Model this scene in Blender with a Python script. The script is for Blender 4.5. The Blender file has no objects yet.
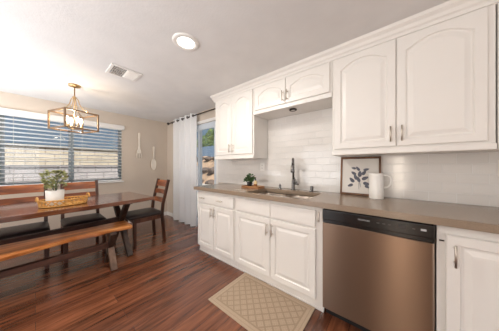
import bpy, bmesh, math, random
from mathutils import Vector, Matrix
random.seed(7)
PI = math.pi
SC = bpy.context.scene
COL = SC.collection

# ------------------------------------------------------------------ camera
FPX, TH = 175.0, 0.6854
cam = bpy.data.cameras.new('camera')
cam.sensor_fit = 'HORIZONTAL'
cam.sensor_width = 36.0
cam.lens = 36.0 * FPX / 499.0
cam.shift_y = (166.09 - 165.5) / 499.0
cam.clip_start = 0.02
camo = bpy.data.objects.new('camera', cam)
camo.location = (0, 0, 1.2)
camo.rotation_euler = (PI / 2, 0, TH)
COL.objects.link(camo)
SC.camera = camo

# ------------------------------------------------------------------ exposure
SC.view_settings.view_transform = 'Standard'
SC.view_settings.look = 'None'
SC.view_settings.gamma = 1
SC.view_settings.use_curve_mapping = False
SC.view_settings.exposure = 0.06

# ------------------------------------------------------------------ sky
W = bpy.data.worlds.new('sky')
SC.world = W
W.use_nodes = True
nt = W.node_tree
for n in list(nt.nodes):
    nt.nodes.remove(n)
out = nt.nodes.new('ShaderNodeOutputWorld')
bg = nt.nodes.new('ShaderNodeBackground')
tc = nt.nodes.new('ShaderNodeTexCoord')
sep = nt.nodes.new('ShaderNodeSeparateXYZ')
rmp = nt.nodes.new('ShaderNodeValToRGB')
rmp.color_ramp.elements[0].position = 0.0
rmp.color_ramp.elements[0].color = (0.19, 0.26, 0.33, 1)
rmp.color_ramp.elements[1].position = 0.6
rmp.color_ramp.elements[1].color = (0.13, 0.23, 0.38, 1)
nt.links.new(tc.outputs['Generated'], sep.inputs[0])
nt.links.new(sep.outputs['Z'], rmp.inputs[0])
nt.links.new(rmp.outputs[0], bg.inputs[0])
bg.inputs[1].default_value = 1.0
nt.links.new(bg.outputs[0], out.inputs[0])

# ------------------------------------------------------------------ sun
def light(name, kind, loc, energy, color=(1, 1, 1), rot=None, size=None, size_y=None, spread=None):
    l = bpy.data.lights.new(name, kind)
    l.energy = energy
    l.color = color
    if kind == 'AREA':
        l.shape = 'RECTANGLE' if size_y else 'DISK'
        l.size = size
        if size_y:
            l.size_y = size_y
        if spread:
            l.spread = spread
    elif kind == 'SUN':
        l.angle = size or 0.01
    elif size:
        l.shadow_soft_size = size
    o = bpy.data.objects.new(name, l)
    o.location = loc
    if rot:
        o.rotation_euler = rot
    COL.objects.link(o)
    return o

sd = Vector((-0.80, 0.30, -1.0))
so = light('sun', 'SUN', (5, -3, 8), 7.5, (1.0, 0.93, 0.82), size=0.01)
so.rotation_euler = sd.to_track_quat('-Z', 'Y').to_euler()

# lamps added at assumed openings behind the camera; the side lamp is added fill
RY, RX = -4.2, 2.9          # wall behind the camera, wall to its right
light('assumed_opening_fill_wide', 'AREA', (-2.6, RY - 0.16, 1.1), 50, (0.97, 0.98, 1.0), (PI / 2, 0, 0), 1.8, 2.0)
light('assumed_opening_fill_narrow', 'AREA', (0.18, RY - 0.16, 1.1), 30, (1.0, 0.86, 0.70), (PI / 2, 0, 0), 0.30, 1.9)
light('side_fill', 'AREA', (RX + 0.16, -0.9, 1.25), 33, (0.97, 0.98, 1.0), (PI / 2, 0, PI / 2), 2.0, 1.7)

# added upward fill lamps, out of view, that brighten the ceiling
light('ceiling_fill', 'AREA', (-0.9, -1.6, 0.9), 66, (0.95, 0.975, 1.0), (PI, 0, 0), 1.2)
light('ceiling_fill_dining', 'AREA', (-3.2, -1.1, 0.9), 46, (0.88, 0.94, 1.0), (PI, 0, 0), 1.0)

# ------------------------------------------------------------------ materials
def lin(c):
    r = []
    for v in c[:3]:
        v = v / 255.0
        r.append(v / 12.92 if v <= 0.04045 else ((v + 0.055) / 1.055) ** 2.4)
    return (r[0], r[1], r[2], 1)

def newmat(name):
    m = bpy.data.materials.new(name)
    m.use_nodes = True
    return m, m.node_tree, m.node_tree.nodes['Principled BSDF']

def mat(name, rgb, rough=0.5, metal=0.0, noise=0.06, nscale=12.0, bump=0.0, bscale=200.0, spec=None, coat=0.0):
    m, t, b = newmat(name)
    c = lin(rgb)
    tcn = t.nodes.new('ShaderNodeTexCoord')
    ns = t.nodes.new('ShaderNodeTexNoise')
    ns.inputs['Scale'].default_value = nscale
    ns.inputs['Detail'].default_value = 4
    t.links.new(tcn.outputs['Object'], ns.inputs['Vector'])
    cr = t.nodes.new('ShaderNodeValToRGB')
    cr.color_ramp.elements[0].position = 0.3
    cr.color_ramp.elements[1].position = 0.7
    cr.color_ramp.elements[0].color = tuple(v * (1 - noise) for v in c[:3]) + (1,)
    cr.color_ramp.elements[1].color = tuple(min(1, v * (1 + noise)) for v in c[:3]) + (1,)
    t.links.new(ns.outputs[0], cr.inputs[0])
    t.links.new(cr.outputs[0], b.inputs['Base Color'])
    b.inputs['Roughness'].default_value = rough
    b.inputs['Metallic'].default_value = metal
    if spec is not None:
        b.inputs['Specular IOR Level'].default_value = spec
    if coat:
        b.inputs['Coat Weight'].default_value = coat
        b.inputs['Coat Roughness'].default_value = 0.12
    if bump:
        n2 = t.nodes.new('ShaderNodeTexNoise')
        n2.inputs['Scale'].default_value = bscale
        n2.inputs['Detail'].default_value = 3
        t.links.new(tcn.outputs['Object'], n2.inputs['Vector'])
        bp = t.nodes.new('ShaderNodeBump')
        bp.inputs['Strength'].default_value = bump
        bp.inputs['Distance'].default_value = 0.01
        t.links.new(n2.outputs[0], bp.inputs['Height'])
        t.links.new(bp.outputs[0], b.inputs['Normal'])
    return m

def wood(name, dark, mid, lite, axis='Y', scale=9.0, stretch=0.09, rough=0.35, coat=0.0):
    m, t, b = newmat(name)
    tcn = t.nodes.new('ShaderNodeTexCoord')
    mp = t.nodes.new('ShaderNodeMapping')
    s = [1, 1, 1]
    s['XYZ'.index(axis)] = stretch
    mp.inputs['Scale'].default_value = s
    t.links.new(tcn.outputs['Object'], mp.inputs[0])
    ns = t.nodes.new('ShaderNodeTexNoise')
    ns.inputs['Scale'].default_value = scale
    ns.inputs['Detail'].default_value = 9
    ns.inputs['Roughness'].default_value = 0.62
    ns.inputs['Distortion'].default_value = 0.7
    t.links.new(mp.outputs[0], ns.inputs['Vector'])
    cr = t.nodes.new('ShaderNodeValToRGB')
    e = cr.color_ramp.elements
    e[0].position, e[0].color = 0.33, lin(dark)
    e[1].position, e[1].color = 0.70, lin(lite)
    k = e.new(0.50)
    k.color = lin(mid)
    t.links.new(ns.outputs[0], cr.inputs[0])
    t.links.new(cr.outputs[0], b.inputs['Base Color'])
    b.inputs['Roughness'].default_value = rough
    if coat:
        b.inputs['Coat Weight'].default_value = coat
        b.inputs['Coat Roughness'].default_value = 0.15
    bp = t.nodes.new('ShaderNodeBump')
    bp.inputs['Strength'].default_value = 0.15
    bp.inputs['Distance'].default_value = 0.004
    t.links.new(ns.outputs[0], bp.inputs['Height'])
    t.links.new(bp.outputs[0], b.inputs['Normal'])
    return m

def brick_mat(name, c1, c2, mortar, bw, bh, msize, rough, rot=(0, 0, 0), bump=0.5, offset=0.5, jitter=None, smooth=0.1):
    """planks, tiles and blocks: rot turns object space so that the pattern lies in x,y"""
    m, t, b = newmat(name)
    tcn = t.nodes.new('ShaderNodeTexCoord')
    mp = t.nodes.new('ShaderNodeMapping')
    mp.inputs['Rotation'].default_value = rot
    t.links.new(tcn.outputs['Object'], mp.inputs[0])
    br = t.nodes.new('ShaderNodeTexBrick')
    br.offset = offset
    br.inputs['Color1'].default_value = lin(c1)
    br.inputs['Color2'].default_value = lin(c2)
    br.inputs['Mortar'].default_value = lin(mortar)
    br.inputs['Scale'].default_value = 1.0
    br.inputs['Mortar Size'].default_value = msize
    br.inputs['Mortar Smooth'].default_value = smooth
    br.inputs['Brick Width'].default_value = bw
    br.inputs['Row Height'].default_value = bh
    t.links.new(mp.outputs[0], br.inputs['Vector'])
    col = br.outputs['Color']
    if jitter:
        ns = t.nodes.new('ShaderNodeTexNoise')
        m2 = t.nodes.new('ShaderNodeMapping')
        m2.inputs['Scale'].default_value = jitter['scale']
        t.links.new(mp.outputs[0], m2.inputs[0])
        t.links.new(m2.outputs[0], ns.inputs['Vector'])
        ns.inputs['Scale'].default_value = 1
        ns.inputs['Detail'].default_value = 8
        ns.inputs['Roughness'].default_value = 0.65
        ns.inputs['Distortion'].default_value = 0.4
        cr = t.nodes.new('ShaderNodeValToRGB')
        e = cr.color_ramp.elements
        e[0].position, e[1].position = 0.3, 0.72
        e[0].color = (jitter['lo'],) * 3 + (1,)
        e[1].color = (jitter['hi'],) * 3 + (1,)
        t.links.new(ns.outputs[0], cr.inputs[0])
        mx = t.nodes.new('ShaderNodeMix')
        mx.data_type = 'RGBA'
        mx.blend_type = 'MULTIPLY'
        mx.inputs[0].default_value = 1
        t.links.new(col, mx.inputs[6])
        t.links.new(cr.outputs[0], mx.inputs[7])
        col = mx.outputs[2]
    t.links.new(col, b.inputs['Base Color'])
    b.inputs['Roughness'].default_value = rough
    bp = t.nodes.new('ShaderNodeBump')
    bp.invert = True
    bp.inputs['Strength'].default_value = bump
    bp.inputs['Distance'].default_value = 0.003
    t.links.new(br.outputs['Fac'], bp.inputs['Height'])
    t.links.new(bp.outputs[0], b.inputs['Normal'])
    return m

def emit(name, rgb, strength):
    m, t, b = newmat(name)
    b.inputs['Base Color'].default_value = (0.9, 0.9, 0.9, 1)
    b.inputs['Emission Color'].default_value = lin(rgb)
    b.inputs['Emission Strength'].default_value = strength
    return m

def glass(name, tint=(1, 1, 1, 1), rough=0.0):
    m, t, b = newmat(name)
    t.nodes.remove(b)
    o = t.nodes['Material Output']
    tr = t.nodes.new('ShaderNodeBsdfTransparent')
    tr.inputs[0].default_value = tint
    gl = t.nodes.new('ShaderNodeBsdfGlossy')
    gl.inputs['Roughness'].default_value = 0.02
    lw = t.nodes.new('ShaderNodeLayerWeight')
    lw.inputs[0].default_value = 0.5
    pw = t.nodes.new('ShaderNodeMath')
    pw.operation = 'POWER'
    pw.inputs[1].default_value = 5
    t.links.new(lw.outputs['Facing'], pw.inputs[0])
    fr = t.nodes.new('ShaderNodeMath')
    fr.operation = 'MULTIPLY_ADD'
    fr.inputs[1].default_value = 0.7
    fr.inputs[2].default_value = 0.03
    t.links.new(pw.outputs[0], fr.inputs[0])
    mx = t.nodes.new('ShaderNodeMixShader')
    t.links.new(fr.outputs[0], mx.inputs[0])
    t.links.new(tr.outputs[0], mx.inputs[1])
    t.links.new(gl.outputs[0], mx.inputs[2])
    t.links.new(mx.outputs[0], o.inputs[0])
    return m

def steel(name, rgb, rough, axis, scale=250):
    """brushed metal, the brushing runs along axis"""
    m, t, b = newmat(name)
    tcn = t.nodes.new('ShaderNodeTexCoord')
    mp = t.nodes.new('ShaderNodeMapping')
    s = [1, 1, 1]
    s['XYZ'.index(axis)] = 0.004
    mp.inputs['Scale'].default_value = s
    t.links.new(tcn.outputs['Object'], mp.inputs[0])
    ns = t.nodes.new('ShaderNodeTexNoise')
    ns.inputs['Scale'].default_value = scale
    ns.inputs['Detail'].default_value = 3
    t.links.new(mp.outputs[0], ns.inputs['Vector'])
    b.inputs['Base Color'].default_value = lin(rgb)
    b.inputs['Metallic'].default_value = 1
    b.inputs['Roughness'].default_value = rough
    bp = t.nodes.new('ShaderNodeBump')
    bp.inputs['Strength'].default_value = 0.04
    bp.inputs['Distance'].default_value = 0.0004
    t.links.new(ns.outputs[0], bp.inputs['Height'])
    t.links.new(bp.outputs[0], b.inputs['Normal'])
    b.inputs['Anisotropic'].default_value = 0.95
    b.inputs['Anisotropic Rotation'].default_value = 0.25
    tg = t.nodes.new('ShaderNodeTangent')
    tg.direction_type = 'RADIAL'
    tg.axis = 'Z'
    t.links.new(tg.outputs[0], b.inputs['Tangent'])
    return m

M = {}
M['wall'] = mat('beige wall paint', (209, 196, 181), 0.85, noise=0.02, nscale=3, bump=0.06, bscale=160)
M['ceiling'] = mat('white textured ceiling', (226, 224, 222), 0.9, noise=0.03, nscale=5, bump=0.12, bscale=70)
M['trim'] = mat('white trim paint', (232, 230, 226), 0.45, noise=0.01)
M['cab'] = mat('white cabinet paint', (232, 228, 222), 0.33, noise=0.012, nscale=4)
M['cabin'] = mat('cabinet underside', (205, 196, 184), 0.6, noise=0.03)
M['nickel'] = mat('brushed nickel', (206, 196, 184), 0.4, 1.0)
M['counter'] = mat('taupe quartz counter', (148, 130, 112), 0.2, noise=0.10, nscale=260)
M['floor'] = brick_mat('red brown floor planks', (128, 77, 51), (92, 52, 34), (64, 37, 25), 1.25, 0.125, 0.0012, 0.27,
                       rot=(0, 0, PI / 2), bump=0.25, offset=0.37,
                       jitter=dict(scale=(2.2, 26, 1), lo=0.32, hi=1.75))
_b = M['floor'].node_tree.nodes['Principled BSDF']  # stands in for the shadowed lower part of the block wall
_b.inputs['Coat Weight'].default_value = 0.5
_b.inputs['Coat Roughness'].default_value = 0.22
M['tile'] = brick_mat('white subway tile', (226, 222, 217), (220, 216, 211), (232, 230, 227), 0.1524, 0.0762, 0.0022, 0.12,
                      rot=(-PI / 2, 0, 0), bump=0.7)
M['block'] = brick_mat('cream block masonry', (204, 193, 176), (190, 178, 160), (150, 140, 126), 0.40, 0.20, 0.012, 0.9,
                       rot=(-PI / 2, PI / 2, 0), bump=0.6, jitter=dict(scale=(3, 3, 3), lo=0.8, hi=1.12))
M['blockshade'] = brick_mat('block masonry in shadow grey', (176, 170, 172), (162, 157, 160), (120, 116, 116), 0.40, 0.20, 0.012, 0.9,
                           rot=(-PI / 2, PI / 2, 0), bump=0.6, jitter=dict(scale=(3, 3, 3), lo=0.85, hi=1.1))  # grey puts the house shadow into the block colour
M['vinyl'] = mat('white window vinyl', (206, 214, 222), 0.4, noise=0.01)
M['shadevinyl'] = mat('window vinyl with shade in grey', (128, 138, 142), 0.45, noise=0.01)  # backlit shade of the white frame is put into this grey
M['slat'] = mat('white blind slat', (242, 243, 244), 0.4, noise=0.01)
M['cord'] = mat('blind cord', (200, 200, 196), 0.8)
M['glass'] = glass('clear window glass', (0.97, 0.98, 0.98, 1))
M['bulbglass'] = emit('lit bulb', (255, 232, 196), 5.0)
M['lens'] = emit('frosted lit lens', (255, 250, 240), 3.5)
M['brass'] = mat('aged brass', (196, 168, 128), 0.35, 1.0)
M['bronze'] = mat('brown bronze finish', (140, 114, 88), 0.4, 0.5)
M['candle'] = mat('cream candle sleeve', (226, 208, 176), 0.6)
M['iron'] = mat('dark bronze metal', (58, 48, 42), 0.4, 0.8)
M['chromed'] = mat('dark polished steel', (118, 116, 116), 0.2, 1.0)
M['steeldw'] = steel('brushed stainless door', (130, 108, 92), 0.34, 'X')
M['steelsink'] = mat('satin sink steel', (150, 138, 126), 0.28, 1.0)
M['blackplastic'] = mat('black gloss plastic', (20, 17, 16), 0.2)
M['blackmatte'] = mat('black matte', (14, 13, 13), 0.7)
M['greymark'] = mat('pale grey print', (190, 190, 190), 0.5)
M['dimmark'] = mat('dim grey print', (98, 94, 90), 0.5)
M['tablewood'] = wood('glossy table wood', (62, 30, 17), (114, 64, 37), (158, 100, 60), 'Y', 10, 0.08, 0.2, coat=0.8)
M['tableleg'] = wood('dark trestle wood', (34, 22, 17), (56, 38, 29), (82, 58, 44), 'Z', 14, 0.12, 0.5)
M['beamwood'] = wood('dark stretcher wood', (44, 24, 18), (70, 40, 29), (96, 60, 44), 'Y', 14, 0.1, 0.45)
M['benchwood'] = wood('golden bench wood', (108, 56, 24), (190, 116, 56), (234, 172, 102), 'Y', 11, 0.08, 0.30, coat=0.3)
M['benchleg'] = wood('brown bench leg wood', (70, 48, 37), (108, 80, 62), (142, 112, 90), 'Z', 16, 0.12, 0.5)
M['slatwood'] = wood('red brown chair slat wood', (70, 31, 14), (142, 76, 36), (192, 118, 64), 'Y', 12, 0.10, 0.3)
M['postwood'] = wood('dark chair post wood', (44, 23, 15), (74, 41, 26), (104, 64, 44), 'Z', 14, 0.12, 0.35)
M['leather'] = mat('black brown seat leather', (44, 36, 35), 0.38, noise=0.15, nscale=30, bump=0.08, bscale=150)
M['rattan'] = mat('golden rattan', (214, 160, 84), 0.5, noise=0.2, nscale=60)
M['pot'] = mat('white ceramic', (236, 232, 224), 0.3)
M['blackpot'] = mat('black ceramic', (28, 26, 25), 0.4)
M['soil'] = mat('dark soil', (48, 36, 28), 0.95, noise=0.3, nscale=80)
M['leaf'] = mat('pale green leaves', (146, 148, 98), 0.5, noise=0.45, nscale=40)
M['leafdark'] = mat('deep green leaves', (62, 92, 46), 0.5, noise=0.45, nscale=50)
M['treeleaf'] = mat('tree leaves', (116, 136, 78), 0.6, noise=0.5, nscale=3)
M['bark'] = mat('bark', (96, 80, 66), 0.9, noise=0.2)
M['traywood'] = wood('tray wood', (112, 74, 44), (158, 110, 68), (190, 142, 94), 'X', 20, 0.1, 0.5)
M['soap'] = mat('cream bottle', (226, 200, 150), 0.35)
M['amber'] = mat('amber print', (150, 96, 48), 0.5)
M['framewood'] = wood('walnut frame wood', (78, 48, 28), (112, 74, 46), (140, 98, 62), 'Z', 18, 0.15, 0.5)
M['paper'] = mat('white print paper', (220, 215, 208), 0.8, noise=0.02)
M['ink'] = mat('slate ink', (96, 97, 108), 0.8, noise=0.3, nscale=40)
M['pitcher'] = mat('white enamel', (240, 237, 231), 0.28, noise=0.01)
M['decor'] = mat('whitewashed wood', (242, 234, 220), 0.6, noise=0.05)
M['decorrim'] = mat('tan wood edge', (168, 140, 110), 0.7, noise=0.05)
M['concrete'] = mat('pale patio concrete', (172, 168, 162), 0.9, noise=0.08, nscale=2)
M['dirt'] = mat('tan dirt bank', (166, 140, 118), 0.95, noise=0.25, nscale=2.5, bump=0.5, bscale=8)
M['rock'] = mat('grey brown rock', (92, 80, 74), 0.9, noise=0.3, nscale=5, bump=0.6, bscale=12)
M['fence'] = mat('blue grey fence boards', (128, 152, 180), 0.8, noise=0.1, nscale=3)
M['plate'] = mat('white outlet plastic', (236, 233, 228), 0.35, noise=0.01)
M['slot'] = mat('dark slot', (60, 56, 52), 0.6)
M['duct'] = mat('dark duct interior', (40, 38, 38), 0.9)

def curtain_mat():
    m, t, b = newmat('white sheer linen')
    b.inputs['Base Color'].default_value = lin((248, 248, 248))
    b.inputs['Roughness'].default_value = 0.9
    o = t.nodes['Material Output']
    tl = t.nodes.new('ShaderNodeBsdfTranslucent')
    tl.inputs[0].default_value = (0.9, 0.92, 0.95, 1)
    mx = t.nodes.new('ShaderNodeMixShader')
    mx.inputs[0].default_value = 0.3
    t.links.new(b.outputs[0], mx.inputs[1])
    t.links.new(tl.outputs[0], mx.inputs[2])
    t.links.new(mx.outputs[0], o.inputs[0])
    tcn = t.nodes.new('ShaderNodeTexCoord')
    ns = t.nodes.new('ShaderNodeTexNoise')
    ns.inputs['Scale'].default_value = 300
    t.links.new(tcn.outputs['Object'], ns.inputs['Vector'])
    bp = t.nodes.new('ShaderNodeBump')
    bp.inputs['Strength'].default_value = 0.1
    t.links.new(ns.outputs[0], bp.inputs['Height'])
    t.links.new(bp.outputs[0], b.inputs['Normal'])
    return m
M['curtain'] = curtain_mat()

def rug_mat():
    """tan woven mat: border bands and a diamond lattice in object x,y"""
    m, t, b = newmat('tan woven rug')
    L = t.links
    tcn = t.nodes.new('ShaderNodeTexCoord')
    sp = t.nodes.new('ShaderNodeSeparateXYZ')
    L.new(tcn.outputs['Object'], sp.inputs[0])
    def mth(op, a, bb=None):
        n = t.nodes.new('ShaderNodeMath')
        n.operation = op
        for i, v in enumerate((a, bb)):
            if v is None:
                continue
            if isinstance(v, (int, float)):
                n.inputs[i].default_value = v
            else:
                L.new(v, n.inputs[i])
        return n.outputs[0]
    X, Y = sp.outputs['X'], sp.outputs['Y']
    def tri(v, period):
        f = mth('FRACT', mth('ADD', mth('DIVIDE', v, period), 50.5))
        return mth('ABSOLUTE', mth('SUBTRACT', f, 0.5))
    p = 0.080
    a = tri(mth('ADD', X, Y), p)
    c = tri(mth('SUBTRACT', X, Y), p)
    lat = mth('LESS_THAN', mth('MINIMUM', a, c), 0.11)
    sub = mth('LESS_THAN', mth('MINIMUM', tri(mth('ADD', X, Y), p / 3), tri(mth('SUBTRACT', X, Y), p / 3)), 0.12)
    ex = mth('SUBTRACT', 0.39, mth('ABSOLUTE', X))
    ey = mth('SUBTRACT', 0.257, mth('ABSOLUTE', Y))
    edge = mth('MINIMUM', ex, ey)
    inner = mth('GREATER_THAN', edge, 0.062)
    band = mth('LESS_THAN', mth('ABSOLUTE', mth('SUBTRACT', edge, 0.055)), 0.006)
    band2 = mth('LESS_THAN', mth('ABSOLUTE', mth('SUBTRACT', edge, 0.024)), 0.003)
    pat = mth('MULTIPLY', inner, mth('MAXIMUM', lat, mth('MULTIPLY', sub, 0.35)))
    pat = mth('MAXIMUM', pat, mth('MAXIMUM', band, mth('MULTIPLY', band2, 0.6)))
    ns = t.nodes.new('ShaderNodeTexNoise')
    ns.inputs['Scale'].default_value = 160
    L.new(tcn.outputs['Object'], ns.inputs['Vector'])
    fac = mth('ADD', mth('MULTIPLY', pat, 0.32), mth('MULTIPLY', ns.outputs[0], 0.4))
    cr = t.nodes.new('ShaderNodeValToRGB')
    cr.color_ramp.elements[0].color = lin((192, 170, 146))
    cr.color_ramp.elements[1].color = lin((112, 90, 68))
    L.new(fac, cr.inputs[0])
    L.new(cr.outputs[0], b.inputs['Base Color'])
    b.inputs['Roughness'].default_value = 0.95
    bp = t.nodes.new('ShaderNodeBump')
    bp.inputs['Strength'].default_value = 0.5
    bp.inputs['Distance'].default_value = 0.004
    L.new(fac, bp.inputs['Height'])
    L.new(bp.outputs[0], b.inputs['Normal'])
    return m
M['rug'] = rug_mat()

# ------------------------------------------------------------------ mesh helpers
class MB:
    def __init__(self):
        self.b = bmesh.new()

    def box(self, x0, x1, y0, y1, z0, z1, bev=0.0, mtx=None, seg=1):
        t = bmesh.new()
        vs = [t.verts.new((x, y, z)) for x in (x0, x1) for y in (y0, y1) for z in (z0, z1)]
        for f in ((0, 1, 3, 2), (4, 6, 7, 5), (0, 4, 5, 1), (2, 3, 7, 6), (0, 2, 6, 4), (1, 5, 7, 3)):
            t.faces.new([vs[i] for i in f])
        if bev:
            bmesh.ops.bevel(t, geom=t.edges[:], offset=bev, segments=seg, affect='EDGES', profile=0.5)
        if mtx:
            t.transform(mtx)
        self.merge(t)
        return self

    def merge(self, t):
        me = bpy.data.meshes.new('tmp')
        t.to_mesh(me)
        t.free()
        self.b.from_mesh(me)
        bpy.data.meshes.remove(me)

    def beam(self, p, q, w, h, up=(0, 0, 1), bev=0.0):
        """a bar from p to q; w across, h along the up side"""
        p, q = Vector(p), Vector(q)
        d = (q - p)
        L = d.length
        z = d.normalized()
        u = Vector(up)
        x = u.cross(z)
        if x.length < 1e-5:
            x = Vector((1, 0, 0))
        x.normalize()
        y = z.cross(x)
        R = Matrix((x, y, z)).transposed().to_4x4()
        self.box(-w / 2, w / 2, -h / 2, h / 2, 0, L, bev, Matrix.Translation(p) @ R)
        return self

    def tube(self, pts, r, n=8, cap=True, closed=False):
        pts = [Vector(p) for p in pts]
        k = len(pts)
        rr = r if isinstance(r, (list, tuple)) else [r] * k
        rings = []
        prev = None
        for i, p in enumerate(pts):
            if closed:
                d = pts[(i + 1) % k] - pts[i - 1]
            else:
                d = pts[min(i + 1, k - 1)] - pts[max(i - 1, 0)]
            d.normalize()
            if prev is None:
                a = Vector((0, 0, 1)) if abs(d.z) < 0.9 else Vector((1, 0, 0))
                x = a.cross(d).normalized()
            else:
                x = (prev - d * prev.dot(d))
                x = x.normalized() if x.length > 1e-6 else prev
            prev = x
            y = d.cross(x)
            rings.append([self.b.verts.new(p + (x * math.cos(2 * PI * j / n) + y * math.sin(2 * PI * j / n)) * rr[i]) for j in range(n)])
        m = k if closed else k - 1
        for i in range(m):
            A, B = rings[i], rings[(i + 1) % k]
            for j in range(n):
                f = self.b.faces.new((A[j], A[(j + 1) % n], B[(j + 1) % n], B[j]))
                f.smooth = True
        if cap and not closed:
            self.b.faces.new(rings[0][::-1])
            self.b.faces.new(rings[-1])
        return self

    def lathe(self, prof, n=20, c=(0, 0, 0), cap0=True, cap1=True, smooth=True, sx=1, sy=1):
        rings = []
        for r, z in prof:
            rings.append([self.b.verts.new((c[0] + sx * r * math.cos(2 * PI * j / n), c[1] + sy * r * math.sin(2 * PI * j / n), c[2] + z)) for j in range(n)])
        for A, B in zip(rings, rings[1:]):
            for j in range(n):
                f = self.b.faces.new((A[j], A[(j + 1) % n], B[(j + 1) % n], B[j]))
                f.smooth = smooth
        if cap0:
            self.b.faces.new(rings[0][::-1])
        if cap1:
            self.b.faces.new(rings[-1])
        return self

    def prism(self, poly, z0, z1, bev=0.0, mtx=None, seg=1):
        t = bmesh.new()
        lo = [t.verts.new((x, y, z0)) for x, y in poly]
        hi = [t.verts.new((x, y, z1)) for x, y in poly]
        n = len(poly)
        t.faces.new(lo[::-1])
        t.faces.new(hi)
        for i in range(n):
            t.faces.new((lo[i], lo[(i + 1) % n], hi[(i + 1) % n], hi[i]))
        bmesh.ops.recalc_face_normals(t, faces=t.faces[:])
        if bev:
            bmesh.ops.bevel(t, geom=[e for e in t.edges if abs(e.verts[0].co.z - e.verts[1].co.z) < 1e-6], offset=bev, segments=seg, affect='EDGES')
        if mtx:
            t.transform(mtx)
        self.merge(t)
        return self

    def leaf(self, p, d, L, w, n=None, bend=0.2):
        p, d = Vector(p), Vector(d).normalized()
        s = d.cross(n if n is not None else Vector((random.uniform(-1, 1), random.uniform(-1, 1), random.uniform(-1, 1))))
        if s.length < 1e-4:
            s = Vector((1, 0, 0))
        s.normalize()
        nn = s.cross(d)
        a = self.b.verts.new(p)
        m1 = self.b.verts.new(p + d * L * 0.5 + s * w / 2 + nn * bend * L * 0.3)
        m2 = self.b.verts.new(p + d * L * 0.5 - s * w / 2 + nn * bend * L * 0.3)
        mm = self.b.verts.new(p + d * L * 0.5 + nn * bend * L * 0.1)
        e = self.b.verts.new(p + d * L)
        self.b.faces.new((a, m1, mm))
        self.b.faces.new((a, mm, m2))
        self.b.faces.new((m1, e, mm))
        self.b.faces.new((mm, e, m2))
        return self

    def build(self, name, material, parent=None, loc=(0, 0, 0), rotz=0.0):
        bmesh.ops.recalc_face_normals(self.b, faces=self.b.faces[:]) if not getattr(self, 'keep', False) else None
        me = bpy.data.meshes.new(name)
        self.b.to_mesh(me)
        self.b.free()
        me.materials.append(material)
        o = bpy.data.objects.new(name, me)
        COL.objects.link(o)
        o.location = loc
        o.rotation_euler = (0, 0, rotz)
        if parent is not None:
            o.parent = parent
        return o

def tag(o, label=None, cat=None, group=None, kind=None):
    for k, v in (('label', label), ('category', cat), ('group', group), ('kind', kind)):
        if v:
            o[k] = v
    return o

def thing(name, label, cat, loc=(0, 0, 0), rotz=0.0, group=None):
    o = bpy.data.objects.new(name, None)
    o.empty_display_size = 0.1
    COL.objects.link(o)
    o.location = loc
    o.rotation_euler = (0, 0, rotz)
    return tag(o, label, cat, group)

def kids(o):
    return [c for c in bpy.data.objects if c.parent == o]

def copy_tree(o, parent=None):
    c = o.copy()
    COL.objects.link(c)
    if parent is not None:
        c.parent = parent
    for ch in kids(o):
        copy_tree(ch, c)
    return c

# ------------------------------------------------------------------ room constants
CEIL = 2.2627
XL = -4.305           # wall with the window
YB = 2.06             # wall behind the cabinets (tile face 2.05)
YF = 1.4203           # counter front
CT, CB = 0.914, 0.869

def structure(mb, name, m, **k):
    return tag(mb.build(name, m, **k), kind='structure')

structure(MB().box(XL, RX, RY, YB, -0.1, 0), 'floor', M['floor'])
structure(MB().box(XL - 0.15, RX + 0.15, RY - 0.15, YB + 0.15, CEIL, CEIL + 0.2), 'ceiling', M['ceiling'])

def wall_with_hole(u0, u1, z0, z1, holes, t0, t1, axis):
    """pieces of wall around rectangular holes (ua, ub, za, zb)"""
    mb = MB()
    us = sorted({u0, u1} | {h[0] for h in holes} | {h[1] for h in holes})
    for a, b in zip(us, us[1:]):
        segs = [(z0, z1)]
        for h in holes:
            if h[0] <= a + 1e-6 and h[1] >= b - 1e-6:
                ns = []
                for s in segs:
                    if h[2] > s[0] + 1e-6:
                        ns.append((s[0], h[2]))
                    if h[3] < s[1] - 1e-6:
                        ns.append((h[3], s[1]))
                segs = ns
        for s in segs:
            if axis == 'Y':
                mb.box(t0, t1, a, b, s[0], s[1])
            else:
                mb.box(a, b, t0, t1, s[0], s[1])
    bmesh.ops.remove_doubles(mb.b, verts=mb.b.verts[:], dist=1e-5)
    return mb

WY0, WY1, WZ0, WZ1 = -0.33, 1.125, 0.90, 1.985          # window opening
DX0, DX1, DZ1 = -3.62, -2.44, 2.03                      # glass door opening
structure(wall_with_hole(RY, YB, 0, CEIL, [(WY0, WY1, WZ0, WZ1)], XL - 0.15, XL, 'Y'), 'wall_left', M['wall'])
structure(wall_with_hole(XL - 0.15, RX + 0.15, 0, CEIL, [(DX0, DX1, 0, DZ1)], YB, YB + 0.15, 'X'), 'wall_back', M['wall'])
structure(wall_with_hole(XL - 0.15, RX + 0.15, 0, CEIL, [(-3.5, -1.7, 0.1, 2.1), (0.03, 0.33, 0.15, 2.05)], RY - 0.15, RY, 'X'), 'wall_front', M['wall'])  # both openings are assumed, cut for the added lamps behind them
structure(wall_with_hole(RY, YB, 0, CEIL, [(-1.9, 0.1, 0.4, 2.1)], RX, RX + 0.15, 'Y'), 'wall_right', M['wall'])  # unseen opening added for the side fill lamp

structure(MB().box(XL, XL + 0.014, RY, YB, 0, 0.085, 0.004), 'baseboard_left', M['trim'])
structure(MB().box(XL + 0.014, DX0 - 0.06, YB - 0.014, YB, 0, 0.085, 0.004), 'baseboard_back', M['trim'])

# tile backsplash
TL = -2.40
structure(wall_with_hole(TL, 1.6, CT, 1.90, [], YB - 0.012, YB - 0.0005, 'X'), 'trim_1', M['tile'])

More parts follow.
